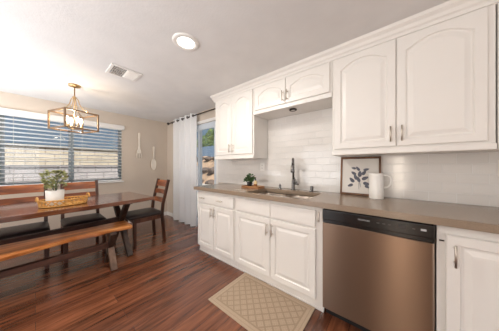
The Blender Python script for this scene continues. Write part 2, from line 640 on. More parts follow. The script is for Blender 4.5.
# window of two lights
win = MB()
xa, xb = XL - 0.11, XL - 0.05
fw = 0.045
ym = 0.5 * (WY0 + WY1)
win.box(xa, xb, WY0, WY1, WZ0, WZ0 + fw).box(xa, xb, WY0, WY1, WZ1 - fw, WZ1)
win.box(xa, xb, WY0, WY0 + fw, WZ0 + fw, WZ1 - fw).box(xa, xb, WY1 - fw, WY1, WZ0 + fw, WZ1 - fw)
wo = structure(win, 'window_1', M['shadevinyl'])
MB().box(xa, xb + 0.03, ym - 0.032, ym + 0.032, WZ0 + fw, WZ1 - fw, 0.004).build('mullion', M['shadevinyl'], wo)
for a, b in ((WY0 + fw, ym - 0.032), (ym + 0.032, WY1 - fw)):
    MB().box(XL - 0.083, XL - 0.079, a, b, WZ0 + fw, WZ1 - fw).build('pane', M['glass'], wo)
MB().box(XL - 0.05, XL + 0.03, WY0 - 0.02, WY1 + 0.03, WZ0 - 0.028, WZ0 - 0.001, 0.005).build('sill', M['trim'], wo)

# glazed sliding door
dr = MB()
ya, yb = YB + 0.02, YB + 0.11
dr.box(DX0, DX1, ya, yb, DZ1 - 0.05, DZ1).box(DX0, DX1, ya, yb, 0, 0.03)
dr.box(DX0, DX0 + 0.045, ya, yb, 0.03, DZ1 - 0.05).box(DX1 - 0.045, DX1, ya, yb, 0.03, DZ1 - 0.05)
do = structure(dr, 'door_1', M['vinyl'])
xm = 0.5 * (DX0 + DX1)
for a, b, y in ((DX0 + 0.045, xm + 0.03, YB + 0.075), (xm - 0.03, DX1 - 0.045, YB + 0.04)):
    s = MB()
    s.box(a, a + 0.06, y - 0.015, y + 0.015, 0.03, DZ1 - 0.05).box(b - 0.06, b, y - 0.015, y + 0.015, 0.03, DZ1 - 0.05)
    s.box(a + 0.06, b - 0.06, y - 0.015, y + 0.015, 0.03, 0.12).box(a + 0.06, b - 0.06, y - 0.015, y + 0.015, DZ1 - 0.11, DZ1 - 0.05)
    so_ = s.build('sash', M['vinyl'], do)
    MB().box(a + 0.06, b - 0.06, y - 0.003, y + 0.003, 0.12, DZ1 - 0.11).build('pane', M['glass'], so_)
cas = MB()
cas.box(DX0 - 0.055, DX0, YB - 0.014, YB, 0, DZ1 + 0.055).box(DX1, DX1 + 0.04, YB - 0.014, YB, 0, DZ1 + 0.055).box(DX0, DX1, YB - 0.014, YB, DZ1, DZ1 + 0.055)
cas.build('casing', M['trim'], do)

# crown moulding along the cabinet tops
UY = 1.7174           # door faces of the upper cabinets
cr = MB()
prof = [(0.0, 2.165), (-0.012, 2.168), (-0.014, 2.19), (-0.024, 2.20), (-0.030, 2.222), (-0.048, 2.240), (-0.053, CEIL - 0.0005), (0.02, CEIL - 0.0005), (0.02, 2.165)]
xs0, xs1 = -2.10, 1.6
def crown_run(mb, pts):
    A = [mb.b.verts.new((p[0], p[1], p[2])) for p in pts[0]]
    B = [mb.b.verts.new((p[0], p[1], p[2])) for p in pts[1]]
    n = len(A)
    for i in range(n):
        mb.b.faces.new((A[i], A[(i + 1) % n], B[(i + 1) % n], B[i]))
    mb.b.faces.new(A[::-1])
    mb.b.faces.new(B)
UYb = UY + 0.018      # face frame plane
crown_run(cr, ([(xs0 + p[0], UYb + p[0], p[1]) for p in prof], [(xs1, UYb + p[0], p[1]) for p in prof]))
crown_run(cr, ([(xs0 + p[0], UYb + p[0], p[1]) for p in prof], [(xs0 + p[0], YB - 0.001, p[1]) for p in prof]))
structure(cr, 'trim_2', M['cab'])

# ------------------------------------------------------------------ cabinets
def outline(w, h, d, st, rise, n=14):
    """inside edge of a door frame shrunk by d, as matched pairs (inner, outer)"""
    x0, x1, z0 = st + d, w - st - d, st + d
    zs = h - st - rise - d
    inn, outr = [(x0, z0), (x1, z0)], [(0, 0), (w, 0)]
    for i in range(n + 1):
        t = i / n
        a = min(1, max(0, (t - 0.03) / 0.94))
        z = zs + (rise * max(0.0, math.sin(PI * a)) ** 0.85 if rise else 0)
        inn.append((x1 + (x0 - x1) * t, z))
        outr.append((w * (1 - t), h))
    return inn, outr

def door_mesh(w, h, rise=0.0, st=0.052, t=0.019):
    mb = MB()
    rings = []
    i0, o0 = outline(w, h, 0, st, rise)
    rings.append([(x, 0.0, z) for x, z in o0])
    rings.append([(x, -t + 0.003, z) for x, z in o0])
    cx, cz = w / 2, h / 2
    rings.append([(x + (0.004 if x < cx else -0.004), -t, z + (0.004 if z < cz else -0.004)) for x, z in o0])
    rings.append([(x, -t, z) for x, z in i0])
    for d, y in ((0.006, -t + 0.009), (0.016, -t + 0.009), (0.040, -t + 0.001), (0.043, -t + 0.0005)):
        i, _ = outline(w, h, d, st, rise)
        rings.append([(x, y, z) for x, z in i])
    vr = [[mb.b.verts.new(p) for p in r] for r in rings]
    n = len(vr[0])
    for A, B in zip(vr, vr[1:]):
        for j in range(n):
            mb.b.faces.new((A[j], A[(j + 1) % n], B[(j + 1) % n], B[j]))
    mb.b.faces.new(vr[-1])
    mb.b.faces.new(vr[0][::-1])
    return mb

def pull_mesh(L, vertical=True, off=0.030, r=0.0055):
    mb = MB()
    if vertical:
        mb.tube([(0, -off, 0), (0, -off, L)], r, 10)
        for z in (0.18 * L, 0.82 * L):
            mb.tube([(0, 0, z), (0, -off, z)], r * 0.8, 8)
    else:
        mb.tube([(0, -off, 0), (L, -off, 0)], r, 10)
        for x in (0.18 * L, 0.82 * L):
            mb.tube([(x, 0, 0), (x, -off, 0)], r * 0.8, 8)
    return mb

def add_door(root, x0, x1, z0, z1, yface, rise=0.0, st=0.052, hx=None, hz=None, hl=0.12, name='door'):
    """door in the frame of root (root stands at world 0,0,0)"""
    d = door_mesh(x1 - x0, z1 - z0, rise, st).build(name, M['cab'], root, loc=(x0, yface + 0.019, z0))
    if hx is not None:
        pull_mesh(hl).build('handle', M['nickel'], d, loc=(hx - x0, -0.019, hz - z0))
    return d

def upper(name, label, x0, x1, zb, doors, rail=True):
    r = thing(name, label, 'cabinet', ((x0 + x1) / 2, YB - 0.16, zb), group='white upper cabinets')
    ox, oy, oz = r.location
    b = MB().box(x0 - ox, x1 - ox, UYb - oy, YB - 0.013 - oy, 0.0, 2.235 - oz, 0.002)
    b.build('body', M['cab'], r)
    if rail:
        m = MB()
        m.box(x0 - ox - 0.002, x1 - ox + 0.002, UYb - 0.016 - oy, UYb + 0.004 - oy, -0.002, 0.040, 0.006, seg=2)
        m.build('light_rail', M['cab'], r)
    for (a, c, z0, z1, rise, hx, hz) in doors:
        d = door_mesh(c - a, z1 - z0, rise, 0.05).build('door', M['cab'], r, loc=(a - ox, UY + 0.019 - oy - 0.0015, z0 - oz))
        pull_mesh(0.115).build('handle', M['nickel'], d, loc=(hx - a, -0.019, hz - z0))
    return r

upper('upper_cabinet', 'narrow white two door upper cabinet nearest the curtain', -2.085, -1.345, 1.30,
      [(-2.068, -1.722, 1.36, 2.160, 0.055, -1.752, 1.385), (-1.716, -1.362, 1.36, 2.160, 0.055, -1.688, 1.385)])
U2 = upper('upper_cabinet', 'short white two door upper cabinet hanging high above the sink', -1.343, -0.432, 1.838,
      [(-1.318, -0.905, 1.886, 2.160, 0.055, -0.930, 1.905), (-0.899, -0.450, 1.886, 2.160, 0.055, -0.874, 1.905)], rail=True)
upper('upper_cabinet', 'large white two door upper cabinet above the dishwasher and white pitcher', -0.430, 0.476, 1.30,
      [(-0.408, 0.018, 1.352, 2.160, 0.06, -0.012, 1.385), (0.024, 0.444, 1.352, 2.160, 0.06, 0.052, 1.385)])
upper('upper_cabinet', 'white upper cabinet cut off at the right edge of the picture', 0.484, 1.55, 1.30,
      [(0.512, 1.010, 1.352, 2.160, 0.06, 0.980, 1.385), (1.016, 1.52, 1.352, 2.160, 0.06, 1.046, 1.385)])

BY = 1.470            # face frame plane of the base cabinets
BD = 1.452            # door faces
def base_body(root, x0, x1, hole=None):
    ox, oy, oz = root.location
    mb = MB()
    if hole:
        mb.box(x0 - ox, x1 - ox, BY - oy, BY + 0.012 - oy, 0.085, CB)
        mb.box(x0 - ox, x0 + 0.018 - ox, BY + 0.012 - oy, YB - 0.002 - oy, 0.085, CB)
        mb.box(x1 - 0.018 - ox, x1 - ox, BY + 0.012 - oy, YB - 0.002 - oy, 0.085, CB)
        mb.box(x0 + 0.018 - ox, x1 - 0.018 - ox, BY + 0.012 - oy, YB - 0.002 - oy, 0.085, 0.103)
    else:
        mb.box(x0 - ox, x1 - ox, BY - oy, YB - 0.002 - oy, 0.085, CB, 0.0015)
    mb.build('body', M['cab'], root)
    MB().box(x0 - ox, x1 - ox, 1.500 - oy, 1.515 - oy, 0.0, 0.086).box(x0 - ox, x1 - ox, 1.494 - oy, 1.500 - oy, 0.0, 0.018).build('toe_kick', M['cab'], root)

def base(label, x0, x1, hole=False):
    r = thing('base_cabinet', label, 'cabinet', ((x0 + x1) / 2, 1.76, 0), group='white base cabinets')
    base_body(r, x0, x1, hole)
    return r

def bdoor(root, x0, x1, z0, z1, hx=None, hz=None, hl=0.12, name='door', st=0.05):
    ox, oy, oz = root.location
    d = door_mesh(x1 - x0, z1 - z0, 0, st).build(name, M['cab'], root, loc=(x0 - ox, BY - oy - 0.0005, z0))
    if hx is not None:
        pull_mesh(hl).build('handle', M['nickel'], d, loc=(hx - x0, -0.019, hz - z0))
    return d

def bdrawer(root, x0, x1, z0, z1, name, pulls=()):
    ox, oy, oz = root.location
    d = MB().box(0, x1 - x0, -0.019, 0, 0, z1 - z0, 0.005, seg=2).build(name, M['cab'], root, loc=(x0 - ox, BY - oy - 0.0005, z0))
    for px in pulls:
        pull_mesh(0.10, False).build('handle', M['nickel'], d, loc=(px - 0.05 - x0, -0.019, (z1 - z0) / 2))
    return d

b1 = base('white base cabinet with one wide drawer, at the curtain end of the counter', -2.150, -1.410)
bdrawer(b1, -2.130, -1.428, 0.700, 0.832, 'drawer', (-2.005, -1.655))
bdoor(b1, -2.130, -1.792, 0.105, 0.682, -1.818, 0.540)
bdoor(b1, -1.786, -1.428, 0.105, 0.682, -1.758, 0.540)
b2 = base('white sink base cabinet with two plain false fronts beneath the sink', -1.408, -0.438, True)
bdrawer(b2, -1.392, -0.930, 0.700, 0.838, 'false_front')
bdrawer(b2, -0.926, -0.490, 0.700, 0.838, 'false_front')
bdoor(b2, -1.392, -0.930, 0.105, 0.682, -0.958, 0.525)
bdoor(b2, -0.924, -0.490, 0.105, 0.682, -0.896, 0.525)
hk = MB()
hk.box(-0.007, 0.007, -0.006, 0, 0, 0.085, 0.002).tube([(0, -0.006, 0.012), (0, -0.016, 0.006), (0, -0.020, 0.022)], 0.003, 6)
hk.build('hook', M['nickel'], b2, loc=(-0.470 - b2.location.x, BY - b2.location.y, 0.742))
b3 = base('white base cabinet right of the dishwasher with a full height door', 0.197, 1.16)
bdoor(b3, 0.232, 0.690, 0.105, 0.818, 0.262, 0.655, 0.12)
bdoor(b3, 0.696, 1.140, 0.105, 0.818, 1.110, 0.655, 0.12)
MB().box(-0.012, 0.008, -0.004, 0, 0, 0.008, 0.001).build('catch', M['iron'], b3, loc=(0.219 - b3.location.x, BY - b3.location.y, 0.772))

# ------------------------------------------------------------------ dishwasher
dw = thing('dishwasher', 'stainless steel dishwasher with black control panel under the counter', 'dishwasher', (-0.1205, 1.76, 0))
ox, oy = dw.location.x, dw.location.y
DX = (-0.4335, 0.1925)
MB().box(DX[0] + 0.006 - ox, DX[1] - 0.006 - ox, 1.472 - oy, YB - 0.01 - oy, 0.06, 0.862).build('body', M['blackmatte'], dw)
MB().box(DX[0] + 0.004 - ox, DX[1] - 0.012 - ox, 1.436 - oy, 1.472 - oy, 0.085, 0.757, 0.005, seg=2).build('door', M['steeldw'], dw)
MB().box(DX[1] - 0.010 - ox, DX[1] - 0.006 - ox, 1.452 - oy, 1.472 - oy, 0.085, 0.757).build('door_edge', M['nickel'], dw)
pn = MB()
pn.box(DX[0] + 0.004 - ox, DX[1] - 0.006 - ox, 1.433 - oy, 1.472 - oy, 0.782, 0.860, 0.005, seg=2)
pn.box(DX[0] + 0.004 - ox, DX[1] - 0.006 - ox, 1.444 - oy, 1.472 - oy, 0.757, 0.782)
pno = pn.build('control_panel', M['blackplastic'], dw)
MB().box(DX[0] + 0.01 - ox, DX[1] - 0.01 - ox, 1.512 - oy, 1.53 - oy, 0.0, 0.06).build('toe_kick', M['blackmatte'], dw)

def text_mesh(s, size, name, material, parent, loc, rot, depth=0.0004):
    cu = bpy.data.curves.new(name, 'FONT')
    cu.body = s
    cu.size = size
    cu.extrude = depth
    cu.align_x = 'CENTER'
    cu.align_y = 'CENTER'
    to = bpy.data.objects.new(name, cu)
    COL.objects.link(to)
    bpy.context.view_layer.update()
    me = bpy.data.meshes.new_from_object(to.evaluated_get(bpy.context.evaluated_depsgraph_get()))
    bpy.data.objects.remove(to)
    me.materials.clear()
    me.materials.append(material)
    o = bpy.data.objects.new(name, me)
    COL.objects.link(o)
    o.parent = parent
    o.location = loc
    o.rotation_euler = rot
    return o
text_mesh('FRIGIDAIRE', 0.0135, 'lettering', M['greymark'], pno, (-0.154 - ox, 1.4326 - oy, 0.826), (PI / 2, 0, 0))
for x, w, h in ((-0.075, 0.016, 0.004), (-0.045, 0.016, 0.004), (-0.015, 0.016, 0.004), (0.098, 0.014, 0.004)):
    MB().box(x - w / 2 - ox, x + w / 2 - ox, 1.4318 - oy, 1.4335 - oy, 0.824 - h / 2, 0.824 + h / 2).build('button_mark', M['dimmark'], pno)
ds = MB()
ds.box(0.028 - ox, 0.062 - ox, 1.4318 - oy, 1.4335 - oy, 0.814, 0.838).build('display', M['slot'], pno)
MB().box(0.128 - ox, 0.152 - ox, 1.4318 - oy, 1.4335 - oy, 0.820, 0.832).build('start_button', M['greymark'], pno)

# ------------------------------------------------------------------ countertop and sink
SX0, SX1, SY0, SY1 = -1.262, -0.572, 1.482, 1.885
ct = wall_with_hole(-2.187, 1.6, 0, 1, [], 0, 1, 'X')
ct.b.clear()
def rect_pieces(mb, x0, x1, y0, y1, hx0, hx1, hy0, hy1, z0, z1):
    t = bmesh.new()
    xs, ys = [x0, hx0, hx1, x1], [y0, hy0, hy1, y1]
    V = {(i, j, k): t.verts.new((xs[i], ys[j], (z0, z1)[k])) for i in range(4) for j in range(4) for k in range(2)}
    for i in range(3):
        for j in range(3):
            if (i, j) == (1, 1):
                continue
            t.faces.new((V[i, j, 1], V[i + 1, j, 1], V[i + 1, j + 1, 1], V[i, j + 1, 1]))
            t.faces.new((V[i, j, 0], V[i, j + 1, 0], V[i + 1, j + 1, 0], V[i + 1, j, 0]))
    def side(a, b):
        t.faces.new((V[a + (0,)], V[b + (0,)], V[b + (1,)], V[a + (1,)]))
    for i in range(3):
        side((i, 0), (i + 1, 0)); side((i + 1, 3), (i, 3)); side((0, i + 1), (0, i)); side((3, i), (3, i + 1))
    side((2, 1), (1, 1)); side((1, 2), (2, 2)); side((1, 1), (1, 2)); side((2, 2), (2, 1))
    bmesh.ops.recalc_face_normals(t, faces=t.faces[:])
    sharp = [e for e in t.edges if len(e.link_faces) == 2 and e.calc_face_angle() > 1.0]
    bmesh.ops.bevel(t, geom=sharp, offset=0.004, segments=2, affect='EDGES')
    mb.merge(t)
rect_pieces(ct, -2.187, 1.6, YF, YB - 0.0125, SX0, SX1, SY0, SY1, CB + 0.0005, CT)
tag(ct.build('countertop', M['counter']), 'long taupe quartz countertop running over the base cabinets', 'countertop')

sk = thing('kitchen_sink', 'stainless double bowl sink set into the taupe countertop', 'sink', ((SX0 + SX1) / 2, (SY0 + SY1) / 2, 0.69))
ox, oy, oz = sk.location
def bowl(x0, x1, y0, y1, zt, zb):
    mb = MB()
    mb.keep = True
    def rr(d, z, rad):
        pts = []
        for cx, cy, a0 in ((x1 - d - rad, y1 - d - rad, 0), (x0 + d + rad, y1 - d - rad, PI / 2), (x0 + d + rad, y0 + d + rad, PI), (x1 - d - rad, y0 + d + rad, 1.5 * PI)):
            for k in range(5):
                a = a0 + k * PI / 8
                pts.append((cx + rad * math.cos(a) - ox, cy + rad * math.sin(a) - oy, z - oz))
        return pts
    R = [[mb.b.verts.new(p) for p in rr(d, z, r)] for d, z, r in ((-0.012, zt, 0.05), (0.0, zt, 0.05), (0.004, zt - 0.01, 0.05), (0.010, zb + 0.02, 0.05), (0.03, zb, 0.04))]
    n = len(R[0])
    for A, B in zip(R, R[1:]):
        for j in range(n):
            mb.b.faces.new((A[j], A[(j + 1) % n], B[(j + 1) % n], B[j])).smooth = True
    mb.b.faces.new(R[-1])
    return mb
xmid = -0.915
for a, b in ((SX0 + 0.014, xmid - 0.014), (xmid + 0.014, SX1 - 0.014)):
    bo = bowl(a, b, SY0 + 0.014, SY1 - 0.014, CB - 0.002, 0.70).build('bowl', M['steelsink'], sk)
    MB().lathe([(0.042, 0.0), (0.042, 0.003), (0.03, 0.003), (0.026, 0.001)], 20, ((a + b) / 2 - ox, (SY0 + SY1) / 2 - oy, 0.701 - oz)).build('drain', M['chromed'], bo)

fc = thing('kitchen_faucet', 'dark steel pull down kitchen faucet behind the sink', 'faucet', (-0.925, 1.965, CT))
MB().lathe([(0.027, 0), (0.027, 0.006), (0.021, 0.012), (0.0195, 0.10), (0.0175, 0.105), (0.0175, 0.125), (0.014, 0.13)], 20).build('base', M['chromed'], fc)
dirx, diry = 0.36, -0.933
pts = [(0, 0, 0.12), (0, 0, 0.30)]
for k in range(1, 10):
    a = k * PI / 9
    rr_ = 0.052
    pts.append((dirx * rr_ * (1 - math.cos(a)), diry * rr_ * (1 - math.cos(a)), 0.30 + 1.4 * rr_ * math.sin(a)))
MB().tube(pts, 0.0130, 12).build('spout', M['chromed'], fc)
ex, ey = dirx * 0.104, diry * 0.104
MB().lathe([(0.012, 0.0), (0.020, -0.02), (0.023, -0.075), (0.025, -0.09), (0.018, -0.094)][::-1], 16, (ex, ey, 0.305)).build('spray_head', M['chromed'], fc)
MB().tube([(0.012, -0.004, 0.082), (0.050, -0.018, 0.078), (0.074, -0.026, 0.070)], [0.018, 0.014, 0.009], 12).tube([(0.058, -0.02, 0.078), (0.040, -0.02, 0.115), (0.018, -0.02, 0.15)], [0.010, 0.010, 0.007], 8).build('lever', M['chromed'], fc)

sp_ = thing('soap_dispenser', 'small dark soap dispenser left of the faucet', 'soap dispenser', (-1.095, 1.945, CT))
MB().lathe([(0.020, 0), (0.020, 0.004), (0.015, 0.008), (0.014, 0.046), (0.010, 0.050)], 16).build('base', M['chromed'], sp_)
MB().tube([(0, 0, 0.048), (0, 0, 0.062), (0.012, -0.022, 0.064), (0.018, -0.034, 0.058)], [0.006, 0.006, 0.005, 0.004], 8).build('nozzle', M['chromed'], sp_)
tag(MB().lathe([(0.024, 0), (0.024, 0.005), (0.019, 0.008), (0.019, 0.055), (0.016, 0.062), (0.0, 0.064)], 18, cap1=False).build('air_gap', M['chromed'], loc=(-0.700, 1.955, CT)),
    'short dark steel air gap cap right of the faucet', 'air gap')

# ------------------------------------------------------------------ wooden tray, plant and bottle by the sink
tr = MB()
tr.box(-0.135, 0.135, -0.075, 0.075, 0.0, 0.010).box(-0.135, 0.135, -0.075, -0.063, 0.010, 0.030, 0.002).box(-0.135, 0.135, 0.063, 0.075, 0.010, 0.030, 0.002)
tr.box(-0.135, -0.123, -0.063, 0.063, 0.010, 0.030, 0.002).box(0.123, 0.135, -0.063, 0.063, 0.010, 0.030, 0.002)
TRX, TRY = -1.415, 1.80
tag(tr.build('wooden_tray', M['traywood'], loc=(TRX, TRY, CT)), 'small rectangular wooden tray on the counter left of the sink', 'tray')

def plant_foliage(n, R, H, L, w, base_z, up=0.25):
    fol, st = MB(), MB()
    for i in range(n):
        a = random.uniform(0, 2 * PI)
        rad = R * math.sqrt(random.random()) * 0.9
        h = base_z + H * (0.15 + 0.85 * random.random()) * (1 - 0.35 * (rad / R) ** 2)
        tip = Vector((rad * math.cos(a), rad * math.sin(a), h))
        if i % 4 == 0:
            st.tube([(0.12 * tip.x, 0.12 * tip.y, base_z), (0.5 * tip.x, 0.5 * tip.y, base_z + 0.6 * (h - base_z)), tip], [0.0016, 0.0013, 0.001], 4)
        for k in range(4):
            d = Vector((math.cos(a) + random.uniform(-1, 1), math.sin(a) + random.uniform(-1, 1), up + random.uniform(-0.6, 0.9)))
            fol.leaf(tip - Vector((0, 0, random.uniform(0, 0.02))), d, L * random.uniform(0.7, 1.25), w * random.uniform(0.8, 1.2))
    return fol, st

pp = thing('potted_plant', 'small green plant in a black pot on the wooden tray', 'plant', (TRX - 0.066, TRY + 0.012, CT + 0.0105))
MB().lathe([(0.026, 0), (0.034, 0.03), (0.036, 0.062), (0.031, 0.062), (0.030, 0.052), (0.0, 0.052)], 20, cap1=False).build('pot', M['blackpot'], pp)
f_, s_ = plant_foliage(60, 0.068, 0.115, 0.034, 0.017, 0.058)
f_.build('foliage', M['leafdark'], pp)
s_.build('stems', M['leafdark'], pp)

sb = thing('soap_bottle', 'small cream pump bottle with black top on the wooden tray', 'bottle', (TRX + 0.070, TRY - 0.035, CT + 0.0105))
MB().lathe([(0.020, 0), (0.022, 0.004), (0.022, 0.070), (0.016, 0.084), (0.009, 0.088), (0.009, 0.096)], 18).build('bottle_body', M['soap'], sb)
MB().lathe([(0.0223, 0.020), (0.0226, 0.021), (0.0226, 0.050), (0.0223, 0.051)], 18, cap0=False, cap1=False).build('label_band', M['amber'], sb)
MB().lathe([(0.010, 0.094), (0.010, 0.106), (0.004, 0.107), (0.004, 0.124), (0.009, 0.126), (0.009, 0.132), (0.002, 0.134)], 12).tube([(0, 0, 0.129), (0.012, -0.022, 0.129), (0.014, -0.028, 0.124)], 0.004, 6).build('pump', M['blackplastic'], sb)

# ------------------------------------------------------------------ framed print and pitcher
PW, PH = 0.335, 0.378
pf = thing('framed_print', 'walnut framed print of dark leaves leaning on the tiles', 'picture', (-0.250, 1.985, CT + 0.0015))
lean = math.atan2(0.045, PH)
pf.rotation_euler = (-lean, 0, 0)
fr = MB()
t_ = 0.020
fr.box(-PW / 2, PW / 2, -0.012, 0.012, 0, t_, 0.002).box(-PW / 2, PW / 2, -0.012, 0.012, PH - t_, PH, 0.002)
fr.box(-PW / 2, -PW / 2 + t_ * 0.8, -0.012, 0.012, t_, PH - t_, 0.002).box(PW / 2 - t_ * 0.8, PW / 2, -0.012, 0.012, t_, PH - t_, 0.002)
fr.build('frame', M['framewood'], pf)
pr = MB().box(-PW / 2 + 0.015, PW / 2 - 0.015, -0.002, 0.006, 0.018, PH - 0.018).build('print', M['paper'], pf)
ink = MB()
def flat_leaf(x, z, ang, L, w):
    c, s = math.cos(ang), math.sin(ang)
    pts = []
    for k in range(12):
        a = 2 * PI * k / 12
        u, v = 0.42 * L * (1 + math.cos(a)), 0.40 * w * math.sin(a) * (1.15 - 0.35 * math.cos(a))
        pts.append((x + u * c - v * s, z + u * s + v * c))
    ink.prism(pts, 0.0022, 0.0030, mtx=Matrix(((1, 0, 0, 0), (0, 0, -1, 0), (0, 1, 0, 0), (0, 0, 0, 1))))
for x, z, a, L, w in ((-0.045, 0.125, 2.3, 0.07, 0.034), (-0.055, 0.105, 3.6, 0.06, 0.03), (-0.02, 0.15, 2.0, 0.07, 0.034), (-0.03, 0.20, 2.5, 0.06, 0.03),
                      (0.0, 0.18, 1.5, 0.07, 0.036), (0.0, 0.24, 2.2, 0.06, 0.026), (0.02, 0.20, 0.9, 0.06, 0.032), (0.03, 0.245, 0.3, 0.06, 0.026),
                      (0.02, 0.155, 0.5, 0.07, 0.034), (0.03, 0.125, -0.3, 0.07, 0.034), (0.045, 0.10, -0.6, 0.05, 0.028), (-0.03, 0.26, 2.9, 0.05, 0.024), (0.0, 0.13, 1.9, 0.06, 0.03)):
    flat_leaf(x, z, a, L, w)
flat_leaf(-0.004, 0.055, 1.57, 0.19, 0.0045)
flat_leaf(0.012, 0.075, 1.75, 0.16, 0.004)
ink.build('leaf_drawing', M['ink'], pr)

pt = thing('pitcher', 'tall white enamel pitcher in front of the framed print', 'pitcher', (-0.112, 1.912, CT))
pb = MB()
pb.keep = True
prof = [(0.052, 0.0), (0.054, 0.004), (0.0535, 0.06), (0.052, 0.14), (0.051, 0.205), (0.054, 0.222), (0.0525, 0.222), (0.049, 0.205), (0.050, 0.05), (0.0, 0.046)]
pb.lathe(prof, 28, cap1=False)
for v in pb.b.verts:
    if v.co.z > 0.19:
        a = math.atan2(v.co.y, v.co.x)
        k = max(0, math.cos(a - PI)) ** 6
        v.co.x -= 0.018 * k * (v.co.z - 0.19) / 0.032
        v.co.z += 0.006 * k * (v.co.z - 0.19) / 0.032
pb.build('pitcher_body', M['pitcher'], pt)
hp = [(0.048, 0.0, 0.205), (0.075, 0.002, 0.208), (0.098, 0.004, 0.195), (0.104, 0.004, 0.165), (0.098, 0.004, 0.130), (0.080, 0.002, 0.108), (0.050, 0, 0.098)]
MB().tube(hp, 0.0075, 8).build('handle', M['pitcher'], pt)

# ------------------------------------------------------------------ outlets and puck light
def outlet(label, x, z):
    o = MB().box(-0.036, 0.036, -0.005, 0, -0.058, 0.058, 0.002).build('wall_outlet', M['plate'], loc=(x, YB - 0.0125, z))
    tag(o, label, 'outlet', 'backsplash outlets')
    f = MB().box(-0.017, 0.017, -0.0075, -0.0045, -0.034, 0.034, 0.001).build('socket_face', M['plate'], o)
    for dz in (-0.019, 0.019):
        for dx in (-0.0065, 0.0065):
            MB().box(dx - 0.0015, dx + 0.0015, -0.0082, -0.007, dz - 0.006, dz + 0.006).build('slot', M['slot'], f)
outlet('white outlet on the tiles above the wooden tray', -1.435, 1.19)
outlet('white outlet on the tiles at the right edge of the picture', 0.605, 1.185)

pk = thing('puck_light', 'round puck light under the short cabinet above the sink', 'light', (-0.865, 1.83, 1.838))
MB().lathe([(0.040, -0.0005), (0.042, -0.004), (0.040, -0.014), (0.028, -0.016), (0.026, -0.010)][::-1], 24, cap0=False).build('housing', M['iron'], pk)
MB().lathe([(0.026, -0.011), (0.0, -0.012)], 24, cap0=False, cap1=False).build('lens', M['plate'], pk)

# ------------------------------------------------------------------ rug
rg = MB().box(-0.39, 0.39, -0.257, 0.257, 0.0, 0.008, 0.003)
tag(rg.build('rug', M['rug'], loc=(-0.893, 1.235, 0.0005)), 'tan woven rug with diamond lattice on the floor before the sink cabinet', 'rug')

# ------------------------------------------------------------------ ceiling fittings
rl = thing('recessed_light', 'round white recessed ceiling light, lit', 'light', (-1.37, 0.815, CEIL))
MB().lathe([(0.108, -0.0005), (0.108, -0.006), (0.100, -0.013), (0.078, -0.014), (0.070, -0.008), (0.070, -0.004)], 40, cap0=False, cap1=False).build('trim_ring', M['plate'], rl)
MB().lathe([(0.071, -0.006), (0.0, -0.007)], 40, cap0=False, cap1=False).build('lens', M['lens'], rl)
light('recessed_lamp', 'AREA', (-1.37, 0.815, CEIL - 0.016), 14, (1, 0.95, 0.87), (0, 0, 0), 0.13)

vt = thing('ceiling_vent', 'white louvred air vent in the ceiling beside the lantern', 'vent', (-2.365, 0.640, CEIL))
vx, vy = 0.135, 0.145
v = MB()
e = 0.030
v.box(-vx, vx, -vy, -vy + e, -0.012, -0.0005, 0.003).box(-vx, vx, vy - e, vy, -0.012, -0.0005, 0.003)
v.box(-vx, -vx + e, -vy + e, vy - e, -0.012, -0.0005, 0.003).box(vx - e, vx, -vy + e, vy - e, -0.012, -0.0005, 0.003)
v.build('frame', M['plate'], vt)
MB().box(-vx + e, vx - e, -vy + e, vy - e, -0.002, -0.0004).build('duct_opening', M['duct'], vt)
for half, sgn in ((-1, 1), (1, -1)):
    s = MB()
    for k in range(6):
        y = half * (0.012 + k * 0.018)
        s.box(-vx + e, vx - e, -0.010, 0.010, -0.0008, 0.0008, mtx=Matrix.Translation((0, y, -0.009)) @ Matrix.Rotation(sgn * 0.55, 4, 'X'))
    for k in range(3):
        x = -0.06 + 0.06 * k
        s.box(x - 0.0015, x + 0.0015, min(half * 0.004, half * 0.112), max(half * 0.004, half * 0.112), -0.010, -0.004)
    s.build('louvres', M['plate'], vt)

# ------------------------------------------------------------------ lantern chandelier
ch = thing('chandelier', 'square open lantern chandelier with brass frame hanging over the dining table', 'chandelier', (-3.235, 0.325, 1.667), math.radians(19.8))
hs, hh = 0.172, 0.235
bar = 0.016
fr = MB()
for sx in (-1, 1):
    for sy in (-1, 1):
        fr.box(sx * hs - bar / 2, sx * hs + bar / 2, sy * hs - bar / 2, sy * hs + bar / 2, 0, hh, 0.001)
for z in (bar / 2, hh - bar / 2):
    for s in (-1, 1):
        fr.box(-hs, hs, s * hs - bar / 2, s * hs + bar / 2, z - bar / 2, z + bar / 2, 0.001)
        fr.box(s * hs - bar / 2, s * hs + bar / 2, -hs, hs, z - bar / 2, z + bar / 2, 0.001)
fr.build('lantern_frame', M['bronze'], ch)
ar = MB()
for k in range(4):
    a = PI / 4 + k * PI / 2
    c, s = math.cos(a), math.sin(a)
    R = hs * math.sqrt(2)
    ar.tube([(0.012 * c, 0.012 * s, hh + 0.20), (0.035 * c, 0.035 * s, hh + 0.17), (0.05 * c, 0.05 * s, hh + 0.11), (0.085 * c, 0.085 * s, hh + 0.05), (0.15 * c, 0.15 * s, hh + 0.015), (R * c, R * s, hh)], 0.005, 8)
ar.build('arms', M['brass'], ch)
H0 = CEIL - 1.667
MB().lathe([(0.006, 0.02), (0.006, hh + 0.17), (0.020, hh + 0.19), (0.022, hh + 0.205), (0.006, hh + 0.215), (0.006, H0 - 0.03)], 10).build('rod', M['brass'], ch)
MB().lathe([(0.010, H0 - 0.032), (0.058, H0 - 0.020), (0.062, H0 - 0.0005)], 24).build('canopy', M['brass'], ch)
hub = MB().lathe([(0.004, 0.010), (0.020, 0.018), (0.022, 0.030), (0.010, 0.040)], 14)
